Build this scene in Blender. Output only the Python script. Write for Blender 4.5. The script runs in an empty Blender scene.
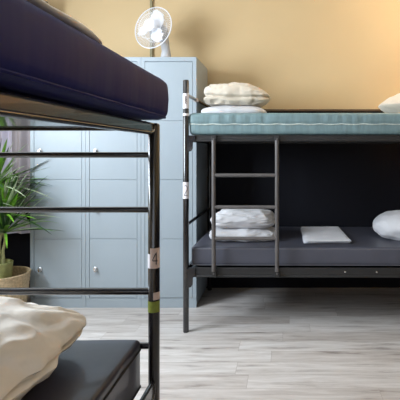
import bpy, bmesh, math, random
from mathutils import Vector, Matrix, noise
random.seed(7)
C = bpy.context.scene.collection
PI = math.pi

# ------------------------------------------------------------ camera
cam_d = bpy.data.cameras.new('camera'); cam = bpy.data.objects.new('camera', cam_d); C.objects.link(cam)
cam.location = (0, 0, 1.185); cam.rotation_euler = (PI/2, 0, 0)
cam_d.sensor_width = 36; cam_d.lens = 433/400*36
cam_d.shift_x = -0.21; cam_d.shift_y = -0.1225
cam_d.clip_start = 0.05
bpy.context.scene.camera = cam

# ------------------------------------------------------------ world, light, exposure
w = bpy.data.worlds.new('world'); bpy.context.scene.world = w; w.use_nodes = True
bg = w.node_tree.nodes['Background']; bg.inputs[0].default_value = (0.80, 0.88, 1.0, 1); bg.inputs[1].default_value = 1.5
def area(name, loc, rot, sx, sy, power, col):
    l = bpy.data.lights.new(name, 'AREA'); l.shape = 'RECTANGLE'; l.size = sx; l.size_y = sy
    l.energy = power; l.color = col
    o = bpy.data.objects.new(name, l); C.objects.link(o); o.location = loc; o.rotation_euler = rot
    return o
# daylight entering through the two windows of the room (wall behind the camera, left wall)
area('window_daylight', (-0.4, -1.42, 1.55), (PI/2, 0, 0), 2.5, 1.7, 5, (0.92, 0.96, 1.0))
area('side_window_daylight', (-2.54, 1.50, 1.84), (0, -PI/2, 0), 1.05, 1.4, 112, (0.80, 0.90, 1.0))
vs = bpy.context.scene.view_settings
vs.view_transform = 'Standard'; vs.look = 'None'; vs.gamma = 1; vs.use_curve_mapping = False
vs.exposure = 0.40

# ------------------------------------------------------------ materials
def lin(c):
    return tuple(((v/255)/12.92 if v/255 <= 0.04045 else ((v/255+0.055)/1.055)**2.4) for v in c) + (1,)
def mat(name, rgb, rough=0.6, metal=0.0, var=0.06, scale=8, bump=0.0, bscale=60, spec=0.5, sheen=0, stretch=(1,1,1), coat=0, trans=0):
    m = bpy.data.materials.new(name); m.use_nodes = True
    nt = m.node_tree; b = nt.nodes['Principled BSDF']
    b.inputs['Roughness'].default_value = rough; b.inputs['Metallic'].default_value = metal
    b.inputs['Specular IOR Level'].default_value = spec
    if sheen: b.inputs['Sheen Weight'].default_value = sheen
    if coat: b.inputs['Coat Weight'].default_value = coat
    if trans: b.inputs['Transmission Weight'].default_value = trans
    tc = nt.nodes.new('ShaderNodeTexCoord'); mp = nt.nodes.new('ShaderNodeMapping'); mp.inputs['Scale'].default_value = stretch
    nt.links.new(tc.outputs['Object'], mp.inputs[0])
    n = nt.nodes.new('ShaderNodeTexNoise'); n.inputs['Scale'].default_value = scale; n.inputs['Detail'].default_value = 4
    nt.links.new(mp.outputs[0], n.inputs[0])
    r = nt.nodes.new('ShaderNodeValToRGB'); c = lin(rgb)
    r.color_ramp.elements[0].position = 0.3; r.color_ramp.elements[1].position = 0.7
    r.color_ramp.elements[0].color = tuple(max(0, x*(1-var)) for x in c[:3])+(1,)
    r.color_ramp.elements[1].color = tuple(min(1, x*(1+var)) for x in c[:3])+(1,)
    nt.links.new(n.outputs[0], r.inputs[0]); nt.links.new(r.outputs[0], b.inputs['Base Color'])
    if bump:
        n2 = nt.nodes.new('ShaderNodeTexNoise'); n2.inputs['Scale'].default_value = bscale
        nt.links.new(mp.outputs[0], n2.inputs[0])
        bp = nt.nodes.new('ShaderNodeBump'); bp.inputs['Strength'].default_value = bump; bp.inputs['Distance'].default_value = 0.01
        nt.links.new(n2.outputs[0], bp.inputs['Height']); nt.links.new(bp.outputs[0], b.inputs['Normal'])
    return m

M = {}
M['wall'] = mat('yellow_wall_paint', (196, 172, 132), 0.85, var=0.03, scale=2, bump=0.08, bscale=90)
M['side_wall'] = mat('tan_wall_paint', (206, 178, 130), 0.85, var=0.03, scale=2)
M['ceiling'] = mat('ceiling_paint', (236, 232, 224), 0.9, var=0.02)
M['panel'] = mat('dark_wall_panel', (12, 13, 22), 0.7, var=0.1, scale=3, spec=0.2)
M['panel_edge'] = mat('dark_wood_edge', (88, 66, 44), 0.5, var=0.15, scale=20)
M['white_frame'] = mat('white_window_frame', (232, 232, 230), 0.5)
M['base'] = mat('baseboard_paint', (150, 148, 146), 0.6)
M['locker'] = mat('powder_coated_steel', (152, 163, 171), 0.42, var=0.03, scale=3, bump=0.03, bscale=250)
M['locker_side'] = mat('grey_locker_side', (176, 180, 180), 0.5, var=0.04, scale=3)
M['gap'] = mat('shadow_gap_dark', (40, 44, 52), 0.8)
M['chrome'] = mat('chrome', (200, 200, 200), 0.25, metal=1.0, var=0.03)
M['black'] = mat('black_powder_coat', (24, 22, 25), 0.26, var=0.12, scale=30, spec=0.5, coat=0.6)
M['grey_metal'] = mat('dark_grey_powder_coat', (30, 29, 30), 0.5, var=0.12, scale=25)
M['ladder'] = mat('taupe_grey_metal', (86, 82, 81), 0.38, var=0.1, scale=25)
M['navy'] = mat('navy_vinyl', (18, 22, 84), 0.6, var=0.05, scale=5, bump=0.25, bscale=6, spec=0.2, stretch=(2, 2.5, .4))
M['teal'] = mat('teal_grey_vinyl', (110, 134, 138), 0.5, var=0.14, scale=14, bump=0.2, bscale=18, stretch=(3, 1, 0.6))
M['teal_pipe'] = mat('pale_seam', (188, 196, 190), 0.6, var=0.25, scale=35)
M['slate'] = mat('slate_vinyl', (74, 75, 86), 0.45, var=0.06, scale=6, bump=0.1, bscale=14)
M['slate_pipe'] = mat('slate_piping', (104, 104, 112), 0.5)
M['umber'] = mat('dark_brown_vinyl', (44, 42, 54), 0.34, var=0.12, scale=4, bump=0.12, bscale=10, coat=0.2)
M['umber_pipe'] = mat('black_piping', (24, 22, 24), 0.5)
M['cream'] = mat('cream_cotton', (204, 194, 178), 0.9, var=0.05, scale=12, bump=0.35, bscale=22, sheen=0.2)
M['white'] = mat('white_cotton', (204, 204, 208), 0.9, var=0.04, scale=12, bump=0.3, bscale=24, sheen=0.2)
M['duvet'] = mat('off_white_duvet_cotton', (232, 225, 215), 0.9, var=0.04, scale=12, bump=0.35, bscale=22, sheen=0.2)
M['paper_white'] = mat('white_linen', (235, 236, 242), 0.9, var=0.03, scale=12, bump=0.2, bscale=50)
M['fan_white'] = mat('white_plastic', (226, 228, 234), 0.4, var=0.02)
M['fan_grey'] = mat('pale_grey_plastic', (180, 182, 186), 0.45, var=0.02)
M['conduit'] = mat('olive_grey_conduit', (128, 120, 88), 0.6)
M['sticker'] = mat('white_sticker', (226, 222, 226), 0.6, var=0.05, scale=60)
M['sticker_pink'] = mat('worn_sticker', (198, 176, 166), 0.6, var=0.12, scale=60)
M['ink'] = mat('black_ink', (22, 22, 26), 0.6)
M['green_tape'] = mat('olive_green_tape', (118, 128, 48), 0.5, var=0.15, scale=60)
M['leaf'] = mat('palm_leaf', (104, 156, 44), 0.4, var=0.45, scale=22)
M['leaf_dark'] = mat('dark_palm_leaf', (52, 84, 44), 0.4, var=0.4, scale=22)
M['leaf_pale'] = mat('pale_palm_leaf', (176, 192, 158), 0.4, var=0.3, scale=22)
M['cane'] = mat('pale_cane', (158, 158, 112), 0.7, var=0.25, scale=40)
M['basket'] = mat('woven_basket', (190, 168, 134), 0.8, var=0.25, scale=70, bump=0.5, bscale=120)
M['inner_pot'] = mat('pale_green_liner', (170, 172, 112), 0.6, var=0.22, scale=25, bump=0.3, bscale=30)
M['soil'] = mat('potting_soil', (66, 40, 28), 0.95, var=0.4, scale=60, bump=0.8, bscale=80)
M['lilac'] = mat('lilac_curtain', (206, 202, 220), 0.9, var=0.05, scale=5)
M['taupe'] = mat('taupe_curtain', (160, 152, 156), 0.9, var=0.08, scale=5)
M['hem'] = mat('dark_hem', (44, 40, 60), 0.9)
M['brass'] = mat('brass', (170, 130, 70), 0.35, metal=1)
M['board'] = mat('plywood_base', (120, 92, 58), 0.7, var=0.15, scale=12, stretch=(1, 8, 8))

def emis(name, rgb, s):
    m = bpy.data.materials.new(name); m.use_nodes = True; b = m.node_tree.nodes['Principled BSDF']
    n = m.node_tree.nodes.new('ShaderNodeTexNoise'); n.inputs['Scale'].default_value = 2
    b.inputs['Base Color'].default_value = lin(rgb); b.inputs['Emission Color'].default_value = lin(rgb); b.inputs['Emission Strength'].default_value = s
    return m
M['shade'] = emis('lit_lamp_shade', (255, 196, 110), 3)

def glass():
    m = bpy.data.materials.new('window_glass'); m.use_nodes = True; nt = m.node_tree; b = nt.nodes['Principled BSDF']
    b.inputs['Transmission Weight'].default_value = 1; b.inputs['Roughness'].default_value = 0.02; b.inputs['IOR'].default_value = 1.02
    return m
M['glass'] = glass()

def floor_mat():
    m = bpy.data.materials.new('grey_oak_planks'); m.use_nodes = True; nt = m.node_tree; b = nt.nodes['Principled BSDF']
    tc = nt.nodes.new('ShaderNodeTexCoord')
    br = nt.nodes.new('ShaderNodeTexBrick'); br.inputs['Scale'].default_value = 1
    br.inputs['Brick Width'].default_value = 1.15; br.inputs['Row Height'].default_value = 0.135
    br.inputs['Mortar Size'].default_value = 0.0009; br.inputs['Mortar Smooth'].default_value = 0.3; br.offset = 0.0
    br.inputs['Color1'].default_value = (0, 0, 0, 1); br.inputs['Color2'].default_value = (1, 1, 1, 1); br.inputs['Mortar'].default_value = (0.5, 0.5, 0.5, 1)
    sx = nt.nodes.new('ShaderNodeSeparateXYZ'); nt.links.new(tc.outputs['Object'], sx.inputs[0])
    dv = nt.nodes.new('ShaderNodeMath'); dv.operation = 'DIVIDE'; dv.inputs[1].default_value = 0.135; nt.links.new(sx.outputs[1], dv.inputs[0])
    fl = nt.nodes.new('ShaderNodeMath'); fl.operation = 'FLOOR'; nt.links.new(dv.outputs[0], fl.inputs[0])
    wn = nt.nodes.new('ShaderNodeTexWhiteNoise'); wn.noise_dimensions = '1D'; nt.links.new(fl.outputs[0], wn.inputs['W'])
    ma = nt.nodes.new('ShaderNodeMath'); ma.operation = 'MULTIPLY_ADD'; ma.inputs[1].default_value = 3.1
    nt.links.new(wn.outputs['Value'], ma.inputs[0]); nt.links.new(sx.outputs[0], ma.inputs[2])
    cx = nt.nodes.new('ShaderNodeCombineXYZ'); nt.links.new(ma.outputs[0], cx.inputs[0]); nt.links.new(sx.outputs[1], cx.inputs[1])
    nt.links.new(cx.outputs[0], br.inputs['Vector'])
    # per plank offset of the grain
    mp = nt.nodes.new('ShaderNodeMapping'); mp.inputs['Scale'].default_value = (1.6, 16, 1)
    nt.links.new(tc.outputs['Object'], mp.inputs[0])
    add = nt.nodes.new('ShaderNodeVectorMath'); add.operation = 'ADD'
    sc = nt.nodes.new('ShaderNodeVectorMath'); sc.operation = 'SCALE'; sc.inputs['Scale'].default_value = 9
    nt.links.new(br.outputs['Color'], sc.inputs[0]); nt.links.new(mp.outputs[0], add.inputs[0]); nt.links.new(sc.outputs[0], add.inputs[1])
    n = nt.nodes.new('ShaderNodeTexNoise'); n.inputs['Scale'].default_value = 1.6; n.inputs['Detail'].default_value = 9; n.inputs['Roughness'].default_value = 0.68; n.inputs['Distortion'].default_value = 0.4
    nt.links.new(add.outputs[0], n.inputs[0])
    r = nt.nodes.new('ShaderNodeValToRGB'); e = r.color_ramp.elements
    e[0].position = 0.30; e[0].color = lin((128, 120, 116)); e[1].position = 0.68; e[1].color = lin((222, 219, 217))
    k = e.new(0.44); k.color = lin((194, 188, 184))
    nt.links.new(n.outputs[0], r.inputs[0])
    # long soft tone variation between planks
    mx = nt.nodes.new('ShaderNodeMix'); mx.data_type = 'RGBA'; mx.blend_type = 'MULTIPLY'; mx.inputs[0].default_value = 1
    r2 = nt.nodes.new('ShaderNodeValToRGB'); r2.color_ramp.elements[0].color = (0.80, 0.77, 0.75, 1); r2.color_ramp.elements[1].color = (1, 1, 1, 1)
    nt.links.new(br.outputs['Color'], r2.inputs[0])
    nt.links.new(r.outputs[0], mx.inputs[6]); nt.links.new(r2.outputs[0], mx.inputs[7])
    mx2 = nt.nodes.new('ShaderNodeMix'); mx2.data_type = 'RGBA'
    nt.links.new(br.outputs['Fac'], mx2.inputs[0]); nt.links.new(mx.outputs[2], mx2.inputs[6]); mx2.inputs[7].default_value = lin((150, 140, 132))
    nt.links.new(mx2.outputs[2], b.inputs['Base Color'])
    b.inputs['Roughness'].default_value = 0.42; b.inputs['Specular IOR Level'].default_value = 0.35
    bp = nt.nodes.new('ShaderNodeBump'); bp.inputs['Strength'].default_value = 0.12; bp.inputs['Distance'].default_value = 0.004
    nt.links.new(n.outputs[0], bp.inputs['Height']); nt.links.new(bp.outputs[0], b.inputs['Normal'])
    return m
M['floor'] = floor_mat()

# ------------------------------------------------------------ mesh helpers
class MB:
    def __init__(s): s.v = []; s.f = []
    def grid(s, rows, closed_u=False, closed_v=False):
        b = len(s.v); nu = len(rows); nv = len(rows[0])
        for r in rows: s.v += [tuple(p) for p in r]
        for i in range(nu if closed_u else nu-1):
            for j in range(nv if closed_v else nv-1):
                i2 = (i+1) % nu; j2 = (j+1) % nv
                s.f.append((b+i*nv+j, b+i*nv+j2, b+i2*nv+j2, b+i2*nv+j))
        return b
    def box(s, x0, x1, y0, y1, z0, z1):
        b = len(s.v)
        s.v += [(x, y, z) for x in (x0, x1) for y in (y0, y1) for z in (z0, z1)]
        s.f += [tuple(b+i for i in q) for q in ((0,1,3,2),(4,6,7,5),(0,4,5,1),(2,3,7,6),(0,2,6,4),(1,5,7,3))]
        return s
    def tube(s, pts, r, n=14, cap=True):
        pts = [Vector(p) for p in pts]
        rows = []; prev = None
        for i, p in enumerate(pts):
            d = (pts[min(i+1, len(pts)-1)] - pts[max(i-1, 0)]).normalized()
            if prev is None:
                a = Vector((0, 0, 1)) if abs(d.z) < 0.9 else Vector((1, 0, 0))
                u = d.cross(a).normalized()
            else:
                u = (prev - d*prev.dot(d)).normalized()
            prev = u; v = d.cross(u)
            rr = r[i] if isinstance(r, (list, tuple)) else r
            rows.append([p + (u*math.cos(t*2*PI/n) + v*math.sin(t*2*PI/n))*rr for t in range(n)])
        b = s.grid(rows, closed_v=True)
        if cap:
            s.f.append(tuple(b+j for j in range(n))[::-1]); e = b+(len(pts)-1)*n
            s.f.append(tuple(e+j for j in range(n)))
        return s
    def lathe(s, prof, c=(0,0,0), n=32, axis=None):
        c = Vector(c); rot = Matrix.Identity(3)
        if axis is not None: rot = Vector((0, 0, 1)).rotation_difference(Vector(axis).normalized()).to_matrix()
        rows = [[c + rot @ Vector((r*math.cos(t*2*PI/n), r*math.sin(t*2*PI/n), z)) for t in range(n)] for r, z in prof]
        s.grid(rows, closed_v=True); return s
    def build(s, name, m, parent=None, smooth=True, bevel=0, merge=True):
        me = bpy.data.meshes.new(name); me.from_pydata(s.v, [], s.f)
        bm = bmesh.new(); bm.from_mesh(me)
        if merge: bmesh.ops.remove_doubles(bm, verts=bm.verts, dist=1e-5)
        bmesh.ops.recalc_face_normals(bm, faces=bm.faces)
        if bevel: bmesh.ops.bevel(bm, geom=bm.edges, offset=bevel, segments=2, affect='EDGES', profile=0.6)
        for f in bm.faces: f.smooth = smooth
        if smooth:
            for e in bm.edges:
                if len(e.link_faces) == 2 and e.calc_face_angle(0) > 0.7: e.smooth = False
        bm.to_mesh(me); bm.free(); me.materials.append(m)
        o = bpy.data.objects.new(name, me); C.objects.link(o)
        if parent: o.parent = parent
        return o
def thing(name, label, cat, loc=(0,0,0), rz=0, group=None):
    o = bpy.data.objects.new(name, None); C.objects.link(o); o.empty_display_size = 0.05
    o.location = loc; o.rotation_euler = (0, 0, rz); tag(o, label, cat, group); return o
def tag(o, label, cat, group=None):
    o['label'] = label; o['category'] = cat
    if group: o['group'] = group
    return o
def struct(o): o['kind'] = 'structure'; return o
def copy_tree(o, parent=None):
    c = o.copy(); C.objects.link(c); c.parent = parent
    for ch in list(o.children): copy_tree(ch, c)
    return c

def samples(h, r, step):
    a = [-h + r*(1-math.cos(t*PI/2/5)) for t in range(6)] if r > 0 else [-h]
    n = max(1, int((2*h-2*r)/step)); mid = [-h+r+(2*h-2*r)*i/n for i in range(1, n)]
    return a + mid + [-x for x in a[::-1]]
def rounded(hx, hy, hz, r, step, disp=None):
    """closed rounded box centred on the origin, finely gridded, moved along its normals by disp(p, n)"""
    X, Y, Z = samples(hx, r, step), samples(hy, r, step), samples(hz, r, step*0.6)
    mb = MB()
    def rp(x, y, z):
        p = Vector((x, y, z)); q = Vector((max(-hx+r, min(hx-r, x)), max(-hy+r, min(hy-r, y)), max(-hz+r, min(hz-r, z))))
        d = p-q
        n = d.normalized() if d.length > 1e-9 else Vector((0, 0, 1))
        if d.length > 1e-9: p = q + n*r
        if disp: p = p + n*disp(p, n)
        return p
    for s in (-1, 1):
        mb.grid([[rp(x, y, s*hz) for y in Y] for x in X])
        mb.grid([[rp(x, s*hy, z) for z in Z] for x in X])
        mb.grid([[rp(s*hx, y, z) for z in Z] for y in Y])
    return mb
def puff(hx, hy, hz, a=4, b=2.2, res=40, disp=None, flat=0.75):
    """soft cushion body: squarish in plan, rounded in section, flattened underneath"""
    mb = MB(); g = [math.sin((-1+2*i/res)*PI/2*0.92)/math.sin(PI/2*0.92) for i in range(res+1)]
    def mp(u, v, w):
        rxy = (abs(u)**a + abs(v)**a)**(1/a); n = (rxy**b + abs(w)**b)**(1/b)
        u, v, w = u/n, v/n, w/n
        p = Vector((u*hx, v*hy, w*hz))
        if disp: p = disp(p, u, v, w)
        if p.z < -hz*flat: p.z = -hz*flat + (p.z+hz*flat)*0.02
        return p
    for s in (-1, 1):
        mb.grid([[mp(x, y, s) for y in g] for x in g])
        mb.grid([[mp(x, s, y) for y in g] for x in g])
        mb.grid([[mp(s, x, y) for y in g] for x in g])
    return mb
def nz(p, s, seed=0): return noise.noise(Vector((p[0]*s+seed*7.3, p[1]*s-seed*3.1, p[2]*s+seed)))

# ------------------------------------------------------------ the room
XL, XR, YF, YB, H = -2.6, 2.4, -1.5, 3.78, 2.75
struct(MB().box(XL-.1, XR+.1, YF-.1, YB+.1, -0.1, 0).build('floor', M['floor'], smooth=False))
struct(MB().box(XL-.1, XR+.1, YF-.1, YB+.1, H, H+.1).build('ceiling', M['ceiling'], smooth=False))
struct(MB().box(XL-.1, XR+.1, YB, YB+.1, 0, H).build('wall_back', M['wall'], smooth=False))
struct(MB().box(XR, XR+.1, YF, YB, 0, H).build('wall_right', M['side_wall'], smooth=False))
m_ = MB()                                      # left wall with its window opening
m_.box(XL-.1, XL, YF, .75, 0, H); m_.box(XL-.1, XL, 2.25, YB, 0, H); m_.box(XL-.1, XL, .75, 2.25, 0, 1.28); m_.box(XL-.1, XL, .75, 2.25, 2.40, H)
struct(m_.build('wall_left', M['side_wall'], smooth=False))
m_ = MB()                                      # wall behind the camera with its window opening
m_.box(XL, -1.7, YF-.1, YF, 0, H); m_.box(0.9, XR, YF-.1, YF, 0, H); m_.box(-1.7, 0.9, YF-.1, YF, 0, 0.65); m_.box(-1.7, 0.9, YF-.1, YF, 2.45, H)
struct(m_.build('wall_front', M['side_wall'], smooth=False))
m_ = MB()
for x in (-1.7, -0.42, 0.84): m_.box(x, x+.06, YF-.09, YF-.03, .65, 2.45)
for z in (.65, 2.39): m_.box(-1.7, .9, YF-.09, YF-.03, z, z+.06)
w1 = struct(m_.build('window_1', M['white_frame'], smooth=False))
MB().box(-1.7, .9, YF-.062, YF-.058, .66, 2.44).build('pane', M['glass'], w1, smooth=False)
m_ = MB()
for y in (.75, 1.47, 2.19): m_.box(XL-.09, XL-.03, y, y+.06, 1.28, 2.40)
for z in (1.28, 2.34): m_.box(XL-.09, XL-.03, .75, 2.25, z, z+.06)
w2 = struct(m_.build('window_2', M['white_frame'], smooth=False))
MB().box(XL-.062, XL-.058, .75, 2.25, 1.29, 2.39).build('pane', M['glass'], w2, smooth=False)
# dark wainscot on the back wall with a wooden top edge
struct(MB().box(XL, XR, YB-.03, YB, 0, 1.528).build('trim_1', M['panel'], smooth=False))
struct(MB().box(XL, XR, YB-.042, YB, 1.528, 1.546).build('trim_2', M['panel_edge'], smooth=False, bevel=.002))
struct(MB().box(XL, -1.96, YB-.055, YB-.03, 0, 0.09).build('baseboard_back', M['panel_edge'], smooth=False))
struct(MB().box(XR-.03, XR, YF, YB-.03, 0, 1.528).build('bounce_cut_panel', M['panel'], smooth=False))  # unseen dark panel added on the right wall to cut bounce under the bed
# conduit on the wall behind the fan
struct(MB().box(-1.165, -1.142, YB-.022, YB, 1.546, H).build('trim_3', M['conduit'], smooth=False, bevel=.003))

# ------------------------------------------------------------ lockers
LD, LB = 3.268, 3.742
LW = 0.4185
def make_locker(first=True):
    t = thing('locker', '', 'locker', (0, LD, 0), 0, 'row of lockers against the back wall')
    mb = MB(); w_ = LW-.002; d = LB-LD
    mb.box(0, w_, .012, d, .02, 1.894)
    mb.box(0, w_, 0, .012, 1.862, 1.894); mb.box(0, w_, .006, .012, .0, .072)
    mb.box(0, .027, 0, .012, .072, 1.862); mb.box(w_-.027, w_, 0, .012, .072, 1.862)
    mb.box(.01, w_-.01, .03, d-.01, 0, .02)
    for k in range(1, 4): mb.box(.027, w_-.027, .007, .012, .075+k*.446-.004, .075+k*.446+.004)
    mb.build('body', M['locker'], t, smooth=False)
    rows = []
    for k in range(4):
        z0 = .075+k*.446+.0025; z1 = z0+.441
        dm = MB().box(.0295, w_-.0295, .001, .0115, z0, z1)
        do = dm.build('door', M['locker'], t, smooth=False, bevel=.002)
        lx = .075; lz = z0+.2155
        lk = MB().lathe([(0.0001, .0), (.017, .0), (.017, .006), (.012, .008), (.012, .020), (.010, .023), (.0001, .023)], (lx, .001, lz), 20, (0, -1, 0)).build('lock', M['chrome'], do)
        kb = MB().box(lx-.003, lx+.011, -.028, -.021, lz-.016, lz+.004).build('latch_tab', M['chrome'], do, smooth=False, bevel=.001)
        kb.parent = do
    return t
lock0 = make_locker()
lx0 = -0.660 - 3*LW
labs = ['pale blue steel locker column at the left end of the row, beside the potted palm',
        'middle of the three pale blue steel locker columns against the back wall',
        'pale blue steel locker column at the right end, beside the far bunk bed']
for i in range(3):
    o = lock0 if i == 0 else copy_tree(lock0)
    o.location.x = lx0 + i*LW; o['label'] = labs[i]

# ------------------------------------------------------------ desk fan
fx, fy, fz = -0.955, 3.50, 1.894
fan = thing('desk_fan', 'white desk fan with three blades in a round wire cage on top of the lockers', 'fan', (fx, fy, fz))
MB().lathe([(.0001, 0), (.10, 0), (.105, .006), (.10, .018), (.055, .030), (.03, .045), (.0001, .045)]).build('base', M['fan_white'], fan)
MB().tube([(0, 0, .04), (0, .005, .10), (-.035, .05, .25)], [.044, .034, .036]).build('neck', M['fan_grey'], fan)
dirn = Vector((-.33, -.93, .14)).normalized()
hc = Vector((-.088, -.05, .274))
MB().lathe([(.0001, -.15), (.035, -.145), (.062, -.12), (.070, -.06), (.064, -.035), (.0001, -.03)], hc + dirn*.0, 24, dirn).build('motor_housing', M['fan_grey'], fan)
R = .170
def ring(mb, r, off, tr=.0028):
    rot = Vector((0, 0, 1)).rotation_difference(dirn).to_matrix()
    pts = [hc + rot @ Vector((r*math.cos(t*2*PI/48), r*math.sin(t*2*PI/48), off)) for t in range(49)]
    mb.tube(pts, tr, 6, cap=False)
cage = MB(); rot = Vector((0, 0, 1)).rotation_difference(dirn).to_matrix()
ring(cage, R, 0, .0042); ring(cage, R*.62, .040, .002); ring(cage, .048, .052, .003); ring(cage, R*.62, -.034, .002)
for k in range(60):
    a = k*2*PI/60
    for sg in (1, -1):
        pts = [hc + rot @ Vector((r*math.cos(a), r*math.sin(a), sg*.052*math.sqrt(max(0, 1-(r/R)**2.6)))) for r in (.046, .09, .125, .15, .162, R)]
        cage.tube(pts, .0012, 5, cap=False)
cage.build('cage', M['fan_white'], fan)
MB().lathe([(.0001, .050), (.046, .050), (.048, .054), (.04, .060), (.0001, .062)], hc, 28, dirn).build('cage_badge', M['fan_white'], fan)
MB().lathe([(.0001, .03), (.02, .028), (.03, .015), (.03, -.03), (.0001, -.03)], hc, 24, dirn).build('hub', M['fan_white'], fan)
for k in range(3):
    a0 = k*2*PI/3 + 0.5; rows = []
    for i in range(13):
        s = i/12; r = .026 + .118*s; wd = .86*math.sin(min(1, s*1.1+.16)*PI*.92)**.6 if s < 1 else .05
        row = []
        for j in range(9):
            q = (j/8-.5)*2; a = a0 + q*wd*(1-.1*s) + .45*s
            row.append(hc + rot @ Vector((r*math.cos(a), r*math.sin(a), .014*q + .003)))
        rows.append(row)
    mb = MB(); mb.grid(rows); mb.grid([[p - dirn*.0022 for p in r_] for r_ in rows])
    mb.build('blade', M['fan_white'], fan)

# ------------------------------------------------------------ bunk beds
PR = .019
def rail_bar(x0, x1, y, z0, z1, face):
    """flat bar with a rolled lower and upper lip, running in x"""
    mb = MB().box(x0, x1, y-.006, y+.006, z0+.004, z1-.002)
    mb.tube([(x0, y+face*.004, z0+.007), (x1, y+face*.004, z0+.007)], .0075, 10)
    mb.tube([(x0, y+face*.003, z1-.005), (x1, y+face*.003, z1-.005)], .0045, 8)
    return mb
def plate(mb, pts, y0, y1):
    n = len(pts); b = len(mb.v)
    mb.v += [(x, y0, z) for x, z in pts] + [(x, y1, z) for x, z in pts]
    mb.f += [tuple(range(b, b+n))[::-1], tuple(range(b+n, b+2*n))]
    for i in range(n): mb.f.append((b+i, b+(i+1) % n, b+n+(i+1) % n, b+n+i))

# far bunk: local x along its length from the left front post, local y into the depth
BL, BW = 2.05, 0.86
bed = thing('bunk_bed', 'far dark grey metal bunk bed with a ladder, standing along the dark back wall', 'bunk bed', (-0.642, 2.836, 0), math.radians(-.5), 'metal bunk beds')
def post(parent, x, y, h, m, z0=0.0):
    MB().lathe([(.0001, z0), (PR*.92, z0), (PR, z0+.004), (PR, h-.006), (PR*.8, h), (.0001, h)], (x, y, 0), 18).build('post', m, parent)
for x in (0, BL):
    for y in (0, BW): post(bed, x, y, 1.65, M['black'])
for x in (0, BL):
    for z in (1.555, .70):
        MB().tube([(x, PR*.8, z), (x, BW-PR*.8, z)], .0115, 12).build('end_rail', M['black'], bed)
    for z0, z1 in ((1.246, 1.286), (.362, .420)):
        MB().box(x-.008, x+.008, PR*.9, BW-PR*.9, z0, z1).build('end_bar', M['black'], bed, smooth=False, bevel=.002)
for (z0, z1) in ((1.246, 1.288), (.360, .424)):
    for y, f in ((0.0, -1), (BW, 1)):
        rail_bar(PR*.9, BL-PR*.9, y, z0, z1, f).build('side_rail', M['grey_metal'], bed)
    MB().box(.03, BL-.03, .02, BW-.02, z1-.022, z1-.010).build('mattress_base', M['black'], bed, smooth=False)
    # hook plates that hold the rail in the post
    for x, s in ((0, 1), (BL, -1)):
        mb = MB(); p = [(x+s*.012, z1-.004), (x+s*.062, z1-.004), (x+s*.062, z0+.01), (x+s*.048, z0-.002), (x+s*.046, z0-.045), (x+s*.036, z0-.062), (x+s*.012, z0-.068)]
        plate(mb, p, -.016, -.008); mb.build('hook_plate', M['black'], bed, smooth=False)
# ladder
SX = (.187, .597)
for x in SX:
    MB().tube([(x, -.030, 1.255), (x, -.030, .405)], .0135, 14).build('ladder_stile', M['ladder'], bed)
    for z0, z1 in ((1.236, 1.287), (.366, .415)):
        lb = MB().box(x-.016, x+.016, -.034, -.008, z0, z1).build('ladder_bracket', M['grey_metal'], bed, smooth=False, bevel=.003)
        MB().lathe([(.0001, 0), (.006, 0), (.006, .004), (.0001, .005)], (x, -.034, (z0+z1)/2), 12, (0, -1, 0)).build('bolt', M['ladder'], lb)
for z in (1.028, .822, .619):
    MB().tube([(SX[0]+.008, -.030, z), (SX[1]-.008, -.030, z)], .012, 12).build('ladder_rung', M['ladder'], bed)
for x in (1.04, 1.245):
    MB().lathe([(.0001, 0), (.006, 0), (.006, .004), (.0001, .005)], (x, -.006, .398), 12, (0, -1, 0)).build('bolt', M['chrome'], bed)
def wrap(parent, x, y, z0, z1, m, r=PR+.0008, a0=-PI, a1=0, name='number_label'):
    rows = [[(x+r*math.cos(a0+(a1-a0)*i/16), y+r*math.sin(a0+(a1-a0)*i/16), z) for i in range(17)] for z in (z0, z1)]
    mb = MB(); mb.grid(rows)
    r2 = r-.0004
    mb.grid([[(x+r2*math.cos(a0+(a1-a0)*i/16), y+r2*math.sin(a0+(a1-a0)*i/16), z) for i in range(17)] for z in (z0, z1)])
    return mb.build(name, m, parent)
def glyph(parent, strokes, x, y, zc, h, wd, th, m, r=PR+.0014):
    """strokes (u, v in 0..1) bent round the post"""
    mb = MB()
    for st in strokes:
        fine = []
        for i in range(len(st)-1):
            for k in range(6): fine.append((st[i][0]+(st[i+1][0]-st[i][0])*k/6, st[i][1]+(st[i+1][1]-st[i][1])*k/6))
        fine.append(st[-1]); pts = []
        for u, v in fine:
            a = -PI/2 + (u-.5)*wd/r
            pts.append((x+r*math.cos(a), y+r*math.sin(a), zc+(v-.5)*h))
        mb.tube(pts, th, 6)
    return mb.build('numeral', m, parent)
TWO = [[(0, .78), (.12, .93), (.4, 1), (.75, .95), (.95, .8), (.92, .6), (.6, .35), (.2, .12), (0, 0), (1, 0)]]
FOUR = [[(.75, 0), (.75, 1), (0, .3), (1, .3)]]
l2 = wrap(bed, 0, 0, .874, .982, M['sticker']); l2['label'] = 'white sticker with the number 2'
glyph(l2, TWO, 0.002, 0, .928, .066, .026, .0019, M['ink'])
l3 = wrap(bed, 0, 0, 1.462, 1.560, M['sticker'])
glyph(l3, [[(0, 1), (1, .9), (0, .75), (1, .62), (0, .5), (1, .38), (0, .22), (1, .1)]], 0.002, 0, 1.515, .055, .013, .0024, M['panel_edge'])
wrap(bed, 0, 0, 1.415, 1.43, M['sticker'], name='tape')
sl = MB().box(-.0125, .0125, .28, .34, 1.5435, 1.5668).build('tape', M['sticker_pink'], bed, smooth=False)

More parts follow.
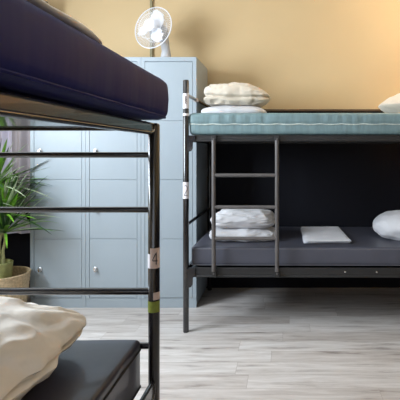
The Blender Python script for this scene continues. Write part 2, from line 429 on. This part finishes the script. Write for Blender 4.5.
# near bunk: local x along width (0 = right post, negative to the left), local y towards the camera negative
NX, NY = -0.4366, 1.454
bed2 = thing('bunk_bed', 'near black metal bunk bed cut off by the left edge of the photo', 'bunk bed', (NX, NY, 0), 0, 'metal bunk beds')
NW, NL = .90, 2.02
for x in (0, -NW):
    post(bed2, x, 0, 1.278, M['black']); post(bed2, x, -NL, 1.65, M['black'])
for z, r in ((1.172, .0098), (.988, .0100), (.714, .0120), (.531, .0105)):
    MB().tube([(-PR*.8, 0, z), (-NW+PR*.8, 0, z)], r, 14).build('end_rail', M['black'], bed2)
for z in (1.555, 1.27, .70, .40):
    MB().tube([(-PR*.8, -NL, z), (-NW+PR*.8, -NL, z)], .0115, 12).build('end_rail', M['black'], bed2)
for z0, z1 in ((1.253, 1.279),):
    MB().box(-NW+PR*.9, -PR*.9, -.008, .008, z0, z1).build('end_bar', M['black'], bed2, smooth=False, bevel=.002)
def side_rail_y(x, z0, z1, face):
    mb = MB().box(x-.006, x+.006, -NL+PR*.9, -PR*.9-.012, z0+.004, z1-.002)
    mb.tube([(x+face*.004, -NL+PR*.9, z0+.007), (x+face*.004, -.055, z0+.007), (x+face*.004, -.030, z0+.011), (x+face*.004, -.02, z0+.022), (x+face*.004, -.016, z1-.01)], .0065, 10)
    mb.tube([(x+face*.003, -NL+PR*.9, z1-.005), (x+face*.003, -PR*.9, z1-.005)], .0045, 8)
    return mb
for (z0, z1) in ((1.237, 1.279), (.360, .424)):
    for x, f in ((0.0, 1), (-NW, -1)):
        side_rail_y(x, z0, z1, f).build('side_rail', M['black'], bed2)
    MB().box(-NW+.02, -.02 if z1 > 1 else -.07, -NL+.03, -.03, z1-.018 if z1 > 1 else .374, z1-.006 if z1 > 1 else .388).build('mattress_base', M['black'], bed2, smooth=False)
pl = wrap(bed2, 0, 0, .795, .862, M['sticker_pink'], a0=-PI*.62, a1=-.02); pl['label'] = 'worn sticker with a number 4'
glyph(pl, FOUR, 0.009, 0, .829, .040, .018, .0017, M['ink'])
wrap(bed2, 0, 0, .795, .842, M['sticker'], a0=-PI, a1=-PI*.63, name='tape')
wrap(bed2, 0, 0, .690, .715, M['sticker_pink'], a0=-PI*.45, a1=-.02, name='tape')
wrap(bed2, 0, 0, .648, .685, M['green_tape'], a0=-PI*.95, a1=-.02, name='tape')

# ------------------------------------------------------------ mattresses
def piping(hx, hy, z, r, tr, wav=None):
    pts = []
    def arc(cx, cy, a0):
        for k in range(6):
            a = a0+k*PI/2/5; pts.append((cx+r*math.cos(a), cy+r*math.sin(a), z))
    arc(hx-r, hy-r, 0); arc(-hx+r, hy-r, PI/2); arc(-hx+r, -hy+r, PI); arc(hx-r, -hy+r, 1.5*PI)
    pts.append(pts[0]); out = []
    for a, b in zip(pts, pts[1:]):
        a = Vector(a); b = Vector(b); n = max(1, int((b-a).length/.012))
        for k in range(n):
            p = a.lerp(b, k/n)
            if wav: p.z += wav(p); 
            out.append(p)
    out.append(out[0]); return MB().tube(out, tr, 6, cap=False)
def mattress(label, x0, x1, y0, y1, z0, z1, m, pm, pz, rz=0, r=.03, disp=None, wav=None, ptr=.003, step=.03, poff=0.0):
    hx, hy, hz = (x1-x0)/2, (y1-y0)/2, (z1-z0)/2
    t = thing('mattress', label, 'mattress', ((x0+x1)/2, (y0+y1)/2, z0), rz, 'vinyl covered bunk mattresses')
    mb = rounded(hx, hy, hz, r, step, disp); mb.v = [(a, b, c+hz) for a, b, c in mb.v]
    c = mb.build('cover', m, t)
    for q in pz: piping(hx+poff, hy+poff, q, r, ptr, wav).build('piping', pm, c)
    return t
# near, upper: navy, overhanging the post
def d_navy(p, n):
    s = abs(n.z) < .6
    v = .0
    if s: v += .0035*nz((p.x*1, p.y*1, p.z*.25), 14, 2) + .004*max(0, 1-abs(p.z)/.07)
    return v + .0012*nz(p, 20, 3)
mattress('navy blue mattress seen from below on the upper bunk of the near bed', -1.345, -.387, -.53, 1.462, 1.287, 1.424, M['navy'], M['navy'], (.010,), disp=d_navy, wav=lambda p: .002*nz(p, 12, 1), ptr=.004, poff=-.006)
def d_umber(p, n): return .003*nz(p, 6, 5) + (.003*nz((p.x, p.y, p.z*.2), 18, 2) if abs(n.z) < .5 else 0)
mattress('dark brown vinyl mattress on the lower bunk of the near bed', -1.305, -.475, -.52, 1.441, .389, .562, M['umber'], M['umber_pipe'], (.018, .140), disp=d_umber, ptr=.0042, r=.016)
def d_teal(p, n):
    if abs(n.z) > .6: return .0012*nz(p, 12, 3)
    q = abs(math.sin((p.x+.3*nz((p.x, 0, 0), 3))*PI/.14))
    return .009*(q**.5)*(1 if p.z > 0 else .2) + .002*nz((p.x, p.y, p.z*.3), 20, 2) - .003
mattress('teal grey mattress with a pale ruffled seam on the upper bunk of the far bed', -.622, 1.385, 2.826, 3.69, 1.290, 1.436, M['teal'], M['teal_pipe'], (.072,), rz=math.radians(-.5), disp=d_teal, wav=lambda p: -.004*abs(math.sin(p.x*PI/.14)), ptr=.0042, step=.016, poff=.001)
def d_slate(p, n):
    v = .002*nz(p, 5, 8)
    if n.y < -.5 and p.x > .12: v += .004*nz((p.x*1, p.y, p.z*.15 + p.x*.3), 24, 4)
    return v
mattress('slate grey mattress on the lower bunk of the far bed', -.612, 1.375, 2.858, 3.67, .425, .546, M['slate'], M['slate_pipe'], (.006, .112), rz=math.radians(-.5), disp=d_slate, ptr=.0026, step=.02, r=.02)

# ------------------------------------------------------------ bedding
def bedding(name, label, cat, loc, rz, hx, hy, hz, m, a=4, b=2.2, grooves=(), wr=.006, ws=9, seed=1, res=44, flat=.7, stretch=(1,1,1), extra=None, group=None, tilt=(0,0)):
    def disp(p, u, v, w_):
        rxy = (abs(u)**a+abs(v)**a)**(1/a)
        for gz, gw, gd in grooves:
            gg = math.exp(-((w_-gz-.06*math.sin(u*3+seed))/gw)**2)*gd*min(1, rxy**3)
            p.x *= 1-gg*hy/hx if hx > hy else 1-gg; p.y *= 1-gg
        q = (p.x*stretch[0], p.y*stretch[1], p.z*stretch[2])
        k = wr*(nz(q, ws, seed) + .5*nz(q, ws*2.3, seed+3) + 1.1*(.35-abs(nz((q[0]+.02*nz(q, 20, 1), q[1], q[2]*1.5), ws*1.5, seed+8)))*(1+nz(q, 5, seed)))
        d = Vector((u, v, w_*1.2)); d.normalize(); p = p + d*k
        if extra: p = extra(p, u, v, w_)
        return p
    mb = puff(hx, hy, hz, a, b, res, disp, flat); mb.v = [(x, y, z+hz*flat) for x, y, z in mb.v]
    o = mb.build(name, m); o.location = loc; o.rotation_euler = (tilt[0], tilt[1], rz)
    tag(o, label, cat, group); return o
ZU, ZL = 1.437, .548
def taper_right(p, u, v, w_):
    k = max(0, u)**3; p.z *= 1-.35*k; p.x += .02*k*(1-abs(w_)); return p
# far bed upper left: pillow with folded duvet on it
bedding('pillow', 'flat white pillow under the folded cream duvet on the far upper bunk', 'pillow', (-.372, 3.28, ZU), -.02, .240, .17, .052, M['white'], wr=.004, seed=2)
bedding('folded_duvet', 'cream duvet folded on a white pillow on the far upper bunk', 'duvet', (-.365, 3.29, ZU+.086), .0, .236, .17, .098, M['cream'], b=2.4, grooves=((-.12, .10, .13),), wr=.013, ws=12, seed=5, flat=.72, tilt=(0, .03), extra=taper_right)
# far bed lower left: two pillows
bedding('pillow', 'lower white pillow of the stacked pair behind the ladder on the far lower bunk', 'pillow', (-.292, 3.17, ZL), .02, .245, .17, .055, M['white'], wr=.010, ws=12, seed=7)
bedding('pillow', 'upper white pillow of the stacked pair behind the ladder on the far lower bunk', 'pillow', (-.298, 3.18, ZL+.092), -.03, .228, .165, .074, M['white'], wr=.014, ws=11, seed=9, stretch=(.6, 1, 2))
# far bed lower right pillow/duvet
bedding('pillow', 'white pillow lying at the right hand end of the far lower bunk', 'pillow', (1.02, 3.17, ZL), -.32, .36, .22, .120, M['white'], a=3.0, wr=.008, seed=11)
bedding('pillow', 'white pillow at the right hand end of the far upper bunk', 'pillow', (1.035, 3.30, ZU), .0, .31, .2, .130, M['cream'], a=2.6, b=1.4, wr=.008, seed=12)
# folded sheet
def folded_sheet():
    t = thing('folded_sheet', 'folded white sheet lying flat on the far lower bunk mattress', 'bed linen', (.285, 3.26, ZL+.001), 0)
    c = [(-.150, .285), (.150, .300), (.170, -.285), (-.150, -.300)]
    for k in range(3):
        rows = []; o = .004*k
        def pt(s, q, top):
            a = Vector(c[0]).lerp(Vector(c[1]), s); b = Vector(c[3]).lerp(Vector(c[2]), s); p = a.lerp(b, q)
            e = min(s, 1-s, q, 1-q); rd = min(1, e/.03)**.5
            wv = .0015*nz((p.x, p.y, k), 14, k); ed = .006*nz((p.x+k*.1, p.y, 3), 10, k)
            p = p*(1+ed*(.6 if e == 0 else 0)*4)
            h = .0035*rd
            return (p.x+o, p.y-o*1.5, .004+k*.0072 + (h if top else -h) + wv)
        mb = MB(); n = 24
        for top in (0, 1): mb.grid([[pt(i/n, j/n, top) for j in range(n+1)] for i in range(n+1)])
        mb.build('layer', M['paper_white'], t)
folded_sheet()
# near bed lower: large folded duvet
def near_duvet_extra(p, u, v, w_):
    # drawn out to a corner at the far right
    k = max(0, min(1, (u*.55+v*.45-.45)/.5))**2
    f = max(0, u)**2
    p.z = p.z*(1-.72*k) - .010*k - .006*f
    dx, dy = .335-p.x, .305-p.y; dd = math.hypot(dx, dy)
    p.z += .006*math.sin(math.atan2(dy, dx)*17 + w_*3)*math.exp(-dd/.22)*min(1, dd/.05)
    p.x += .012*k + .016*f*(.5-.5*w_); p.y += .012*k
    return p
bedding('folded_duvet', 'large cream duvet folded on the near lower bunk at the lower left', 'duvet', (-.950, 1.120, .569), .03, .335, .305, .112, M['duvet'], a=5, b=2.0, grooves=((-.05, .06, .10), (-.50, .05, .06)), wr=.017, ws=7, seed=3, res=64, flat=.72, extra=near_duvet_extra)
bedding('folded_duvet', 'cream duvet lying on the navy mattress of the near upper bunk', 'duvet', (-.800, .64, 1.428), 0, .395, .46, .034, M['duvet'], a=6, b=2.0, wr=.006, ws=9, seed=6, flat=.25)

# ------------------------------------------------------------ potted palm
PX, PY = -2.02, 3.10
pp = thing('potted_palm', 'green spiky palm in a woven basket beside the lockers', 'plant', (PX, PY, 0))
bk = MB(); prof = [(.0001, .0), (.135, .0), (.145, .01)]
for k in range(22):
    z = .015+k*.0132; r = .145+.032*(z/.3); prof += [(r+.003*(k % 2), z)]
prof += [(.180, .302), (.183, .31), (.178, .315), (.170, .310), (.165, .26), (.160, .24)]
bk.lathe(prof, n=48).build('basket', M['basket'], pp)
MB().lathe([(.0001, .235), (.10, .24), (.162, .235)], n=32).build('soil', M['soil'], pp)
MB().lathe([(.080, .22), (.088, .30), (.094, .385), (.090, .388), (.084, .36), (.0001, .355)], (-.035, .01, 0), n=32).build('liner_pot', M['inner_pot'], pp)
canes = [((-.03, 0), (.012, -.01), .72), ((-.065, .02), (-.07, .03), .93), ((.0, .01), (.02, .0), .60), ((-.05, -.03), (-.12, -.04), .80)]
for (a, b, h) in canes:
    pts = [Vector((a[0], a[1], .34)).lerp(Vector((b[0], b[1], h)), k/6) + Vector((.006*math.sin(k*1.7), 0, 0)) for k in range(7)]
    MB().tube(pts, [.013-.001*k for k in range(7)], 10).build('cane', M['cane'], pp)
def leaves(mb, c, h, n, L, seed, spread=1.0):
    rnd = random.Random(seed)
    for i in range(n):
        az = rnd.uniform(0, 2*PI); el = rnd.uniform(.05, 1.5)/spread; ln = L*rnd.uniform(.7, 1.1); wd = rnd.uniform(.007, .0135)
        d = Vector((math.cos(az)*math.cos(el), math.sin(az)*math.cos(el), math.sin(el)))
        side = d.cross(Vector((0, 0, 1))).normalized(); up = side.cross(d)
        rows = []; droop = rnd.uniform(.1, 1.0)
        for k in range(9):
            s = k/8; p = Vector((c[0], c[1], h)) + d*ln*s - Vector((0, 0, 1))*droop*ln*s*s*.35
            p.y = min(p.y, LD-PY-.012) if p.x > -.02 else min(p.y, .45)
            p.x = max(p.x, -.52)
            ww = wd*math.sin(PI*min(1, .12+s*.88))**.7 + .0005
            rows.append([p - side*ww, p - up*ww*.35, p + side*ww])
        mb.grid(rows); mb.grid([[q + up*.0006 for q in r_] for r_ in rows])
for i, (a, b, h) in enumerate(canes):
    for j, (mn, n, L) in enumerate((('leaf', 42, .40), ('leaf_dark', 22, .42), ('leaf_pale', 20, .44))):
        mb = MB(); leaves(mb, b, h, n, L, i*10+j); mb.build('foliage', M[mn], pp, merge=False)

# ------------------------------------------------------------ curtains left of the lockers
def curtain(name, label, x0, x1, z0, z1, y, m, edge=None, n=60, fold=.05, amp=.022):
    rows = []
    nzv = 24
    for k in range(nzv+1):
        z = z0+(z1-z0)*k/nzv; row = []
        xe = edge(z) if edge else x1
        for i in range(n+1):
            s = i/n; x = x0+(xe-x0)*s
            row.append((x, y + amp*math.sin(s*(x1-x0)/fold*PI) + .004*nz((x, z, 0), 5), z))
        rows.append(row)
    mb = MB(); mb.grid(rows); mb.grid([[(a, b+.003, c) for a, b, c in r_] for r_ in rows])
    o = mb.build(name, m, merge=False); tag(o, label, 'curtain'); return o
curtain('curtain', 'taupe grey curtain hanging in the narrow gap beside the lockers', -2.20, -2.00, .72, 2.4, 3.50, M['taupe'])
def edge(z):
    t = max(0, min(1, (z-.50)/.22))
    return -2.09 - .10*t**1.6 
curtain('curtain', 'pale lilac curtain hanging behind the potted palm', -2.56, -2.10, .50, 2.4, 3.60, M['lilac'], edge, amp=.018)
cr = thing('curtain_rod', 'dark curtain rod fixed above the curtains at the left of the room', 'curtain rod', (-2.3, 3.6, 2.4))
MB().tube([(-.28, -.10, .015), (.33, -.10, .015)], .012).build('rod', M['black'], cr)
MB().tube([(-.28, .0, .015), (.33, .0, .015)], .012).build('rod', M['black'], cr)
mb = MB(); mb.box(-.01, .01, -.10, .17, .005, .025); mb.build('bracket', M['black'], cr, smooth=False)

# ------------------------------------------------------------ warm wall lamp beyond the right edge of the picture
wl = thing('wall_lamp', 'warm wall lamp fixed to the back wall above the far upper bunk', 'lamp', (1.42, YB, 1.95))
MB().lathe([(.0001, 0), (.05, 0), (.05, .015), (.0001, .02)], (0, 0, 0), 24, (0, -1, 0)).build('back_plate', M['brass'], wl)
MB().tube([(0, -.015, 0), (0, -.09, 0), (0, -.12, .03)], .008).build('arm', M['brass'], wl)
mb = MB(); mb.lathe([(.085, -.02), (.06, .12)], (0, -.12, 0), 28); mb.lathe([(.083, -.02), (.058, .12)], (0, -.12, 0), 28); mb.build('lamp_shade', M['shade'], wl)
L = bpy.data.lights.new('wall_lamp_bulb', 'POINT'); L.energy = 22; L.color = (1.0, .62, .25); L.shadow_soft_size = .03
lo = bpy.data.objects.new('wall_lamp_bulb', L); C.objects.link(lo); lo.parent = wl; lo.location = (0, -.12, .03)

# ------------------------------------------------------------ unseen round ceiling lamp, added to warm and brighten floor and bedding
cl = thing('ceiling_fill_lamp', 'round warm white ceiling lamp added out of view to brighten the room', 'lamp', (1.1, 3.0, H))
MB().lathe([(.0001, -.001), (.17, -.001), (.17, -.03), (.16, -.035)], n=36).build('rim', M['fan_white'], cl)
MB().lathe([(.16, -.035), (.12, -.06), (.06, -.075), (.0001, -.08)], n=36).build('diffuser', M['shade'], cl)
L = bpy.data.lights.new('ceiling_fill_bulb', 'POINT'); L.energy = 13; L.color = (1.0, .90, .76); L.shadow_soft_size = .15
lo = bpy.data.objects.new('ceiling_fill_bulb', L); C.objects.link(lo); lo.parent = cl; lo.location = (0, 0, -.26)
